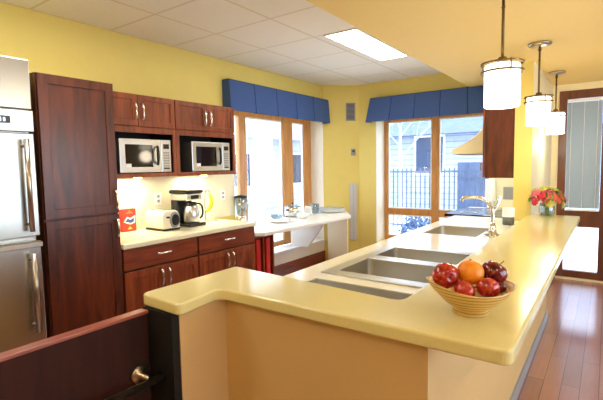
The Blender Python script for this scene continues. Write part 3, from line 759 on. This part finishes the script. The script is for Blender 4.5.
# microwaves
def microwave(label, y0, x, w=.475, hh=.275):
    t = thing('microwave_oven', label, 'microwave', (x, y0, 1.4125), group='microwaves in the wall cabinets')
    box('case', plain('mw_case', (120, 118, 114), .4, metal=.6), -.27, -.02, .002, w-.002, .006, hh-.002, t, bevel=.004)
    m = MB()
    for a in (-.25, -.05):
        for b_ in (.03, w-.03): m.cyl((a, b_, 0), (a, b_, .008), .012, 10)
    m.build('foot', BLACK, t)
    fr = box('door', STEEL, -.02, 0, 0, w*.79, .006, hh, t, bevel=.004)
    box('window', BLGLASS, 0, .002, w*.10, w*.62, .05, hh-.045, fr)
    box('lower_label', WHITE, .0021, .0026, w*.10, w*.20, .05, .078, fr)
    MB().tube([(0, w*.72, .07), (.028, w*.685, .085), (.036, w*.67, .13), (.036, w*.67, .16), (.028, w*.685, .205), (0, w*.72, .22)], .010, 10, smooth=1).build('handle', BLACK, fr, smooth=True)
    MB().tube([(.001, w*.70, .07), (.004, w*.73, .09), (.004, w*.74, .145), (.004, w*.73, .20), (.001, w*.70, .22)], .007, 8, smooth=1).build('handle_frame', BLACK, fr, smooth=True)
    cp = box('control_panel', STEEL, -.02, 0, w*.795, w, .006, hh, t, bevel=.004)
    box('display', BLACK, 0, .0015, w*.84, w*.96, hh-.075, hh-.035, cp)
    m = MB()
    for i in range(3):
        for j in range(6): m.box(0, .002, w*(.84+.042*i), w*(.84+.042*i)+.015, .05+j*.022, .064+j*.022)
    m.build('keypad', GREYP, cp)
    m = MB()
    for i in range(3): m.box(.0, .0025, w*(.84+.042*i), w*(.84+.042*i)+.016, .030, .044)
    m.build('start_key', BLACK, cp)
    return t
microwave('steel microwave in the left niche, nearest the pantry', 1.86, -3.045)
microwave('steel microwave in the right niche, nearest the left window', 2.565, -3.045, .47)

# counter items
t = thing('cereal_box', 'red box with a white and blue emblem at the counter left end', 'box', (-3.37, 2.02, .9145), .0)
SC = 1.55
MB().box(0, .05, 0, .085*SC, 0, .125*SC).build('carton', REDC, t, bevel=.002)
def em(pts): return [(a*SC, b*SC) for a, b in pts]
MB().prism(em([(.008, .055), (.03, .083), (.05, .074), (.080, .088), (.077, .046), (.05, .038), (.03, .044)]), .0505, .052, axis='x').build('emblem', WHITE, t)
MB().prism(em([(.016, .056), (.032, .072), (.05, .065), (.072, .076), (.069, .052), (.05, .046), (.032, .052)]), .0521, .053, axis='x').build('emblem_inner', plain('emblem_blue', (60, 80, 150), .5), t)
MB().prism(em([(.03, .012), (.045, .03), (.06, .012)]), .0505, .052, axis='x').build('emblem_patch', plain('emblem_yellow', (240, 190, 60), .5), t)
MB().prism(em([(.02, .10), (.045, .118), (.07, .10)]), .0505, .052, axis='x').build('top_patch', plain('emblem_orange', (238, 120, 70), .5), t)
t = thing('toaster', 'cream two-slot toaster with black dial end beside coffee maker', 'toaster', (-3.24, 2.31, .9145), .0)
# long axis along x, control end facing +x
MB().prism([(-.085, 0.015), (.085, .015), (.092, .05), (.088, .13), (.07, .165), (.05, .172), (-.05, .172), (-.07, .165), (-.088, .13), (-.092, .05)], -.06, .20, axis='x').build('shell', CREAMP, t, bevel=.014, seg=3)
box('base', BLACK, -.055, .195, -.088, .088, .002, .016, t)
m = MB(); m.box(-.03, .16, -.05, -.02, .1725, .1745); m.box(-.03, .16, .02, .05, .1725, .1745); m.build('slot', BLACK, t)
MB().lathe([(0, 0), (.05, 0), (.048, .012), (0, .012)], 28, Matrix.Translation((.20, .03, .09)) @ Matrix.Diagonal((1, 1, 1.4, 1)) @ Matrix.Rotation(PI/2, 4, 'Y')).build('dial_panel', GREYP, t)
d_ = MB().lathe([(0, 0), (.038, 0), (.034, .01), (0, .01)], 28, Matrix.Translation((.213, .03, .09)) @ Matrix.Diagonal((1, 1, 1.35, 1)) @ Matrix.Rotation(PI/2, 4, 'Y')).build('dial', BLACK, t)
box('lever', BLACK, .200, .225, -.055, -.035, .11, .125, t, bevel=.003)
t = thing('coffee_maker', 'black and steel coffee maker with thermal carafe on left counter', 'coffee maker', (-3.17, 2.60, .9145), .0)
box('base', BLACK, -.13, .13, -.10, .10, 0, .028, t, bevel=.01); box('column', BLACK, -.14, -.05, -.09, .09, .028, .27, t, bevel=.01)
box('brew_head', STEEL, -.14, .09, -.095, .095, .235, .30, t, bevel=.012)
MB().prism([(-.10, .30), (.10, .30), (.105, .32), (.09, .335), (-.09, .335), (-.105, .32)], -.145, .10, axis='x').build('lid', BLACK, t, bevel=.008)
box('control_panel', BLACK, .0905, .0925, -.04, .05, .25, .285, t)
c = MB().lathe([(0, .03), (.065, .03), (.073, .045), (.072, .12), (.058, .18), (.045, .195), (0, .195)], 32, Matrix.Translation((.045, 0, 0))).build('carafe', STEEL, t, smooth=True)
MB().lathe([(0, .196), (.05, .196), (.052, .205), (.04, .222), (0, .225)], 28, Matrix.Translation((.045, 0, 0))).build('carafe_lid', BLACK, c, smooth=True)
MB().tube([(.045, .045, .205), (.05, .095, .20), (.055, .125, .17), (.055, .125, .08), (.05, .09, .06), (.045, .07, .06)], .010, 10, smooth=2).build('carafe_handle', BLACK, c, smooth=True)
t = thing('banana_stand', 'thin grey hook stand on a flat base, holding the banana', 'stand', (-3.22, 2.91, .9145))
MB().lathe([(0, 0), (.085, 0), (.085, .008), (0, .012)], 32).build('base', STEEL, t)
MB().tube([(-.07, 0, .008), (-.07, 0, .26), (-.05, 0, .31), (-.015, 0, .315), (.0, 0, .29), (.008, 0, .295)], .004, 8, smooth=2).build('hook', BLACK, t, smooth=True)
t = thing('banana', 'yellow banana hanging from the hook stand', 'banana', (-3.22, 2.91, .9145))
pts = [(.0, -.002, .292), (.004, .0, .275), (.016, .010, .235), (.020, .012, .19), (.012, .0, .145), (-.004, -.028, .11), (-.010, -.045, .098)]
m = MB(); m.tube(pts, .02, 12, smooth=2, radii=[.006, .010, .017, .020, .020, .019, .015, .005]); m.build('peel', YELB, t, smooth=True)
m = MB(); m.tube([(0, -.004, .288), (0, -.004, .306)], .0055, 8); m.build('stem', BROWN, t)
outlet('wall_outlet', 'white outlet plate on the splashback above the toaster', (XW+.0125, 2.43, 1.17), PI/2, .075, .115, group='splashback outlets')
outlet('wall_outlet', 'white outlet plate on the splashback right of the banana', (XW+.0125, 3.25, 1.15), PI/2, .075, .115, group='splashback outlets')

# ------------------------------------------------------------------ desk counter
t = thing('desk_counter', 'white wall-hung desk counter under the left window', 'desk', (0, 0, 0))
MB().prism([(XW+.003, 3.098), (-2.80, 3.098), (-2.72, 3.16), (-2.67, 4.80), (-3.05, 5.36), (-3.16, 5.455), (XW+.003, 5.285)], .765, .80).build('top', WHITEP, t, bevel=.006)
MB().prism([(XW+.01, .764), (-2.84, .764), (-3.12, .40), (XW+.01, .40)], 4.46, 4.50, axis='y').build('bracket', WHITEP, t, bevel=.003)
MB().prism([(XW+.01, .764), (-2.95, .764), (-3.25, .40), (XW+.01, .40)], 3.44, 3.47, axis='y').build('bracket', WHITEP, t)
MB().prism([(-3.27, .764), (-2.95, .764), (-2.95, .0), (-3.27, .0)], 5.19, 5.225, axis='y').build('end_panel', plain('cream_painted', (238, 226, 190), .5, noise=.01), t, bevel=.003)
DK = .8005
# blender jug
t = thing('food_blender', 'small chrome blender with glass jug on the desk left end', 'blender', (-3.33, 3.47, DK)); t.scale = (1.3, 1.3, 1.3)
MB().lathe([(0, 0), (.055, 0), (.058, .01), (.045, .075), (.04, .085), (0, .085)], 24).build('motor_base', CHROME, t, smooth=True)
MB().lathe([(.032, .088), (.038, .10), (.055, .235), (.052, .235), (.034, .10), (0, .095)], 24).build('jug', GLASSJ, t, smooth=True)
MB().lathe([(0, .262), (.03, .26), (.056, .25), (.057, .236), (0, .236)], 24).build('lid', BLACK, t, smooth=True)
MB().tube([(.054, 0, .215), (.085, 0, .21), (.085, 0, .13), (.045, 0, .12)], .007, 8, smooth=1).build('jug_handle', GLASSJ, t, smooth=True)
# plates
def plate(r, h=.018):
    return MB().lathe([(0, .0), (r*.6, 0), (r*.62, .003), (r, h), (r, h+.004), (r*.63, .008), (0, .006)], 40)
o = plate(.13).build('dinner_plate', CERAM, smooth=True, loc=(-3.10, 3.86, DK)); tag(o, 'single white plate on the desk front nearest the cabinets', 'plate')
for k in range(5):
    o = plate(.185).build('serving_plate', BLCER if k == 4 else CERAM, smooth=True, loc=(-3.12, 5.06, DK+k*.0095))
    tag(o, 'pale blue plate topping the stack at the desk\'s far end' if k == 4 else 'white plate within the stack at the desk\'s far end', 'plate', 'plates stacked at the desk end')
def bowlm(r, h): return MB().lathe([(0, 0), (r*.45, 0), (r*.5, .006), (r*.85, h*.5), (r, h), (r*.97, h), (r*.8, h*.5), (r*.45, .012), (0, .010)], 36)
o = bowlm(.085, .06).build('mixing_bowl', GLASSJ, smooth=True, loc=(-3.26, 3.98, DK)); o.location = (-3.30, 4.06, DK); tag(o, 'clear glass bowl behind the single white plate', 'bowl')
for k in range(2):
    o = bowlm(.085, .045).build('soup_bowl', CERAM, smooth=True, loc=(-3.05, 4.27, DK+k*.014)); tag(o, ['white bowl on the desk under another white bowl', 'white bowl nested on top, in front of the slow cooker'][k], 'bowl', 'soup bowls on the desk')
t = thing('slow_cooker', 'chrome cooker with black handles in the middle of the desk', 'cooker', (-3.30, 4.40, DK))
MB().lathe([(0, .012), (.10, .012), (.108, .03), (.108, .12), (.10, .13), (0, .13)], 36).build('pot', CHROME, t, smooth=True)
MB().lathe([(0, .165), (.012, .163), (.012, .150), (.06, .146), (.105, .132), (0, .1305)], 36).build('lid', GLASSJ, t, smooth=True)
m = MB(); m.ball((0, 0, .168), .014); m.build('lid_knob', BLACK, t, smooth=True)
for s in (-1, 1): MB().tube([(0, s*.105, .10), (.0, s*.135, .10), (.0, s*.135, .085), (0, s*.105, .085)], .008, 8).build('handle', BLACK, t)
m = MB()
for k in range(3): m.cyl((.09*math.cos(k*2.09), .09*math.sin(k*2.09), 0), (.09*math.cos(k*2.09), .09*math.sin(k*2.09), .013), .012, 10)
m.build('foot', BLACK, t)
t = thing('measuring_jug', 'clear square-ish jug between napkins and the stacked plates on the desk', 'jug', (-3.25, 4.83, DK))
MB().lathe([(0, .002), (.055, .002), (.065, .13), (.06, .13), (.05, .01), (0, .008)], 24).build('jug_body', GLASSJ, t, smooth=True)
MB().tube([(0, .06, .11), (0, .095, .10), (0, .09, .04), (0, .055, .03)], .007, 8, smooth=1).build('handle', GLASSJ, t, smooth=True)
t = thing('napkin_stack', 'folded white napkins standing right of the chrome cooker on the desk', 'napkins', (-3.22, 4.62, DK), .3)
MB().prism([(-.06, 0), (.06, 0), (.045, .11), (-.03, .12)], -.03, .03, axis='y').build('napkins', WHITE, t, bevel=.006)
t = thing('serving_spoon', 'chrome serving ladle lying behind the glass bowl', 'ladle', (-3.33, 3.70, DK), .3)
MB().tube([(0, 0, .01), (.0, .12, .05), (0, .22, .06)], .006, 8, smooth=1).build('handle', CHROME, t, smooth=True)
MB().ball((0, -.02, .015), .03, (1, 1.2, .45), 16).build('bowl', CHROME, t, smooth=True)

# ------------------------------------------------------------------ corner wall devices
ang = math.atan2(.3, .43)
def on_diag(s, z, off=.0):
    d = Vector((.43, .3, 0)).normalized(); n = Vector((d.y, -d.x, 0)); p = Vector((XW, 5.3, 0))+d*s+n*off; p.z = z; return p
t = thing('air_vent', 'grey louvred vent high on the angled corner wall', 'vent', on_diag(.405, 2.22), ang)
xs = [-.07, -.056, .056, .07]; zs = [-.13, -.116, .116, .13]
MB().grid(xs, zs, -.012, 0, [(-.056, .056, -.116, .116)], axis='y').build('frame', GREYP, t)
m = MB()
for k in range(13): m.box(-.056, .056, -.010, -.003, -.112+k*.0175, -.104+k*.0175)
m.build('slats', GREYP, t); box('backing', DARKIN, -.056, .056, -.002, 0, -.116, .116, t)
t = thing('thermostat', 'small grey thermostat below the vent on the corner wall', 'thermostat', on_diag(.44, 1.64), ang)
box('housing', GREYP, -.035, .035, -.02, 0, -.05, .05, t, bevel=.004); box('screen', BLGLASS, -.02, .02, -.0215, -.0201, .0, .03, t)
t = thing('wall_panel', 'tall narrow pale grey panel on the corner wall by the desk end', 'panel', on_diag(.435, .76), ang)
box('cover', plain('pale_grey_metal', (196, 200, 206), .4), -.05, .05, -.025, 0, -.42, .42, t, bevel=.004); box('seam', GREYP, -.002, .002, -.026, -.0251, -.40, .40, t)

# ------------------------------------------------------------------ grab rail
t = thing('grab_rail', 'brushed metal grab rail on the low dark wall', 'rail', (-1.42, .93, .662))
MB().tube([(.07, .03, 0), (.07, -1.6, 0)], .0135, 16).build('bar', NICKEL, t, smooth=True)
for y in (-.03, -1.3):
    fl_ = MB().lathe([(0, 0), (.034, 0), (.036, .006), (.03, .012), (.012, .02), (.011, .06), (0, .062)], 24, Matrix.Translation((.0, y, .012)) @ Matrix.Rotation(PI/2, 4, 'Y')).build('bracket', NICKEL, t, smooth=True)

# ------------------------------------------------------------------ outside
SNOW = plain('snow_ground', (232, 236, 242), .9, noise=.05, nscale=1)
gr = struct(box('ground', SNOW, -30, 12, -10, 40, -.35, -.15))
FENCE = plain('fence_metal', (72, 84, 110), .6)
t = thing('picket_fence', 'grey metal picket fence outside the back window', 'fence', (-4.4, 9.6, -.15))
m = MB()
for k in range(24): m.box(k*.11, k*.11+.022, -.011, .011, .10, 1.50)
m.build('pickets', FENCE, t)
m = MB(); m.box(-.05, 2.6, -.014, .014, 1.40, 1.44); m.box(-.05, 2.6, -.014, .014, .14, .18); m.build('rail', FENCE, t)
for x in (0, 1.3, 2.6): box('post', FENCE, x-.03, x+.03, -.03, .03, 0, 1.6, t)
t = thing('board_fence', 'blue-grey board fence behind the pickets', 'fence', (-2.95, 10.6, -.15))
m = MB()
for k in range(15): m.box(k*.15, k*.15+.143, -.01, .01, .0, 1.62)
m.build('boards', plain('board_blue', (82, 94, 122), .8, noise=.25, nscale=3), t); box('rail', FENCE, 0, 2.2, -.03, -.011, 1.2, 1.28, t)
t = thing('neighbour_building', 'pale neighbouring building with hipped roof beyond the fences', 'building', (-3.2, 15, -.15))
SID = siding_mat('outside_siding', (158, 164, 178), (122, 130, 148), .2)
box('wall', SID, -4, 7, 0, 5, 0, 2.7, t)
m = MB(); v_ = [m.bm.verts.new(p) for p in [(-4.5, -.6, 2.6), (7.5, -.6, 2.6), (7.5, 5.6, 2.6), (-4.5, 5.6, 2.6), (-1, 2.5, 4.4), (4, 2.5, 4.4)]]
for q in ((0, 1, 5, 4), (1, 2, 5), (2, 3, 4, 5), (3, 0, 4), (3, 2, 1, 0)): m.bm.faces.new([v_[i] for i in q])
m.build('roof', plain('grey_shingle', (96, 108, 134), .9, noise=.15, nscale=6), t)
for x in (-2.5, 1.0, 3.2):
    w = box('window', WHITE, x, x+1.1, -.04, .0, 1.2, 2.6, t); box('pane', plain('far_pane', (50, 64, 88), .2), x+.07, x+1.03, -.05, -.041, 1.27, 2.53, w)
# building beyond the left window
t = thing('side_building', 'pale building across the snow outside the left window', 'building', (-9.5, 2, -.15))
box('wall', siding_mat('white_siding', (205, 210, 220), (170, 176, 190), .2), -4, 0, -1, 16, 0, 2.55, t)
m = MB(); v_ = [m.bm.verts.new(p) for p in [(.7, -1.5, 2.5), (.7, 16.5, 2.5), (-5, 16.5, 2.5), (-5, -1.5, 2.5), (-2.2, -1.5, 4.2), (-2.2, 16.5, 4.2)]]
for q in ((0, 1, 5, 4), (2, 3, 4, 5), (0, 4, 3), (1, 2, 5), (3, 2, 1, 0)): m.bm.faces.new([v_[i] for i in q])
m.build('roof', plain('snowy_shingle', (170, 180, 196), .9, noise=.12, nscale=4), t)
for y in (4.2, 7.2, 10.5):
    w = box('window', WHITE, 0, .04, y, y+1.2, .9, 2.1, t); box('pane', plain('far_pane', (50, 64, 88), .2), .041, .05, y+.08, y+1.12, .98, 2.02, w)
# bare tree
t = thing('bare_tree', 'bare pale tree outside the left pane of the back window', 'tree', (-4.95, 11.9, -.15))
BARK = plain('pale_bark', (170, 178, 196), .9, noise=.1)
MB().tube([(0, 0, 0), (.02, 0, 1.2), (-.02, .02, 2.1), (.0, 0, 2.7)], .06, 10, smooth=1, radii=[.07, .06, .05, .04, .03]).build('trunk', BARK, t, smooth=True)
m = MB(); rnd = random.Random(4)
def br(p, d, L_, r, n):
    q = p+d*L_; m.tube([p, p+d*L_*.5+Vector((rnd.uniform(-.04, .04), 0, .02)), q], r, 6, radii=[r, r*.8, r*.6])
    if n:
        for _ in range(3):
            e = (d+Vector((rnd.uniform(-.9, .9), rnd.uniform(-.6, .6), rnd.uniform(-.2, .6)))).normalized(); br(q, e, L_*.68, r*.6, n-1)
for z, dx in ((1.5, -1), (1.8, 1), (2.1, -.8), (2.4, .9), (2.65, .2), (2.6, -.4)):
    br(Vector((0, 0, z)), Vector((dx, rnd.uniform(-.5, .5), .9)).normalized(), .75, .02, 3)
m.build('branches', BARK, t)
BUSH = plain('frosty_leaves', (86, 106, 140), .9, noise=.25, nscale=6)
for i, (x, y, r, lab) in enumerate(((-3.15, 8.5, .40, 'low frosty bush in front of the fence, left of window mullion'), (-2.1, 8.75, .48, 'frosty bush in front of the board fence, right of mullion'), (-.95, 8.8, .45, 'frosty bush partly behind the hood, beyond the window'))):
    m = MB(); rr = random.Random(i)
    for k in range(420):
        a = rr.uniform(0, 2*PI); ph = math.acos(rr.uniform(-.2, 1)); q = r*rr.uniform(.6, 1.05)
        c = Vector((q*math.sin(ph)*math.cos(a), q*math.sin(ph)*math.sin(a), r*.35+q*math.cos(ph)))
        d = Vector((rr.gauss(0, 1), rr.gauss(0, 1), rr.gauss(0, 1))).normalized(); w = d.orthogonal().normalized(); s_ = .05
        m.bm.faces.new([m.bm.verts.new(c+p) for p in (-d*s_, w*s_*.5, d*s_, -w*s_*.5)])
    t = thing('bush', lab, 'bush', (x, y, -.15)); m.build('leaves', BUSH, t)
    mm = MB()
    for k in range(6): mm.tube([(0, 0, 0), (r*.5*math.cos(k), r*.5*math.sin(k), r*.8)], .012, 6)
    mm.build('stem', BARK, t)

# ------------------------------------------------------------------ world and light
w = bpy.data.worlds.new('world'); S.world = w; w.use_nodes = True
nt = w.node_tree; bg = nt.nodes['Background']
sky = nt.nodes.new('ShaderNodeTexSky'); sky.sky_type = 'PREETHAM' if 0 else 'HOSEK_WILKIE'
sky.turbidity = 8; sky.ground_albedo = .8; sky.sun_direction = Vector((-.3, .4, .6)).normalized()
mx = nt.nodes.new('ShaderNodeMix'); mx.data_type = 'RGBA'; mx.inputs[0].default_value = .75
nt.links.new(sky.outputs[0], mx.inputs[6]); mx.inputs[7].default_value = (.80, .90, 1.0, 1)
nt.links.new(mx.outputs[2], bg.inputs[0]); bg.inputs[1].default_value = 5.6

def portal(loc, rot, sx, sy):
    l = bpy.data.lights.new('window_portal', 'AREA'); l.shape = 'RECTANGLE'; l.size = sx; l.size_y = sy; l.cycles.is_portal = True
    o = bpy.data.objects.new('window_portal', l); COL.objects.link(o); o.location = loc; o.rotation_euler = rot
portal((-3.705, 4.38, 1.22), (0, -PI/2, 0), 1.8, 1.86)
portal((-1.93, 5.96, 1.22), (-PI/2, 0, 0), 1.55, 1.8)
portal((XR+.11, 2.4, 1.3), (0, PI/2, 0), 1.8, 4.0)
portal((.45, 6.36, 1.16), (-PI/2, 0, 0), 1.92, 2.28)

S.view_settings.view_transform = 'Standard'; S.view_settings.look = 'None'
S.view_settings.exposure = 0.62; S.view_settings.gamma = 1
S.cycles.use_denoising = True
S.cycles.max_bounces = 8; S.cycles.diffuse_bounces = 5; S.cycles.transparent_max_bounces = 16
S.cycles.sample_clamp_indirect = 6
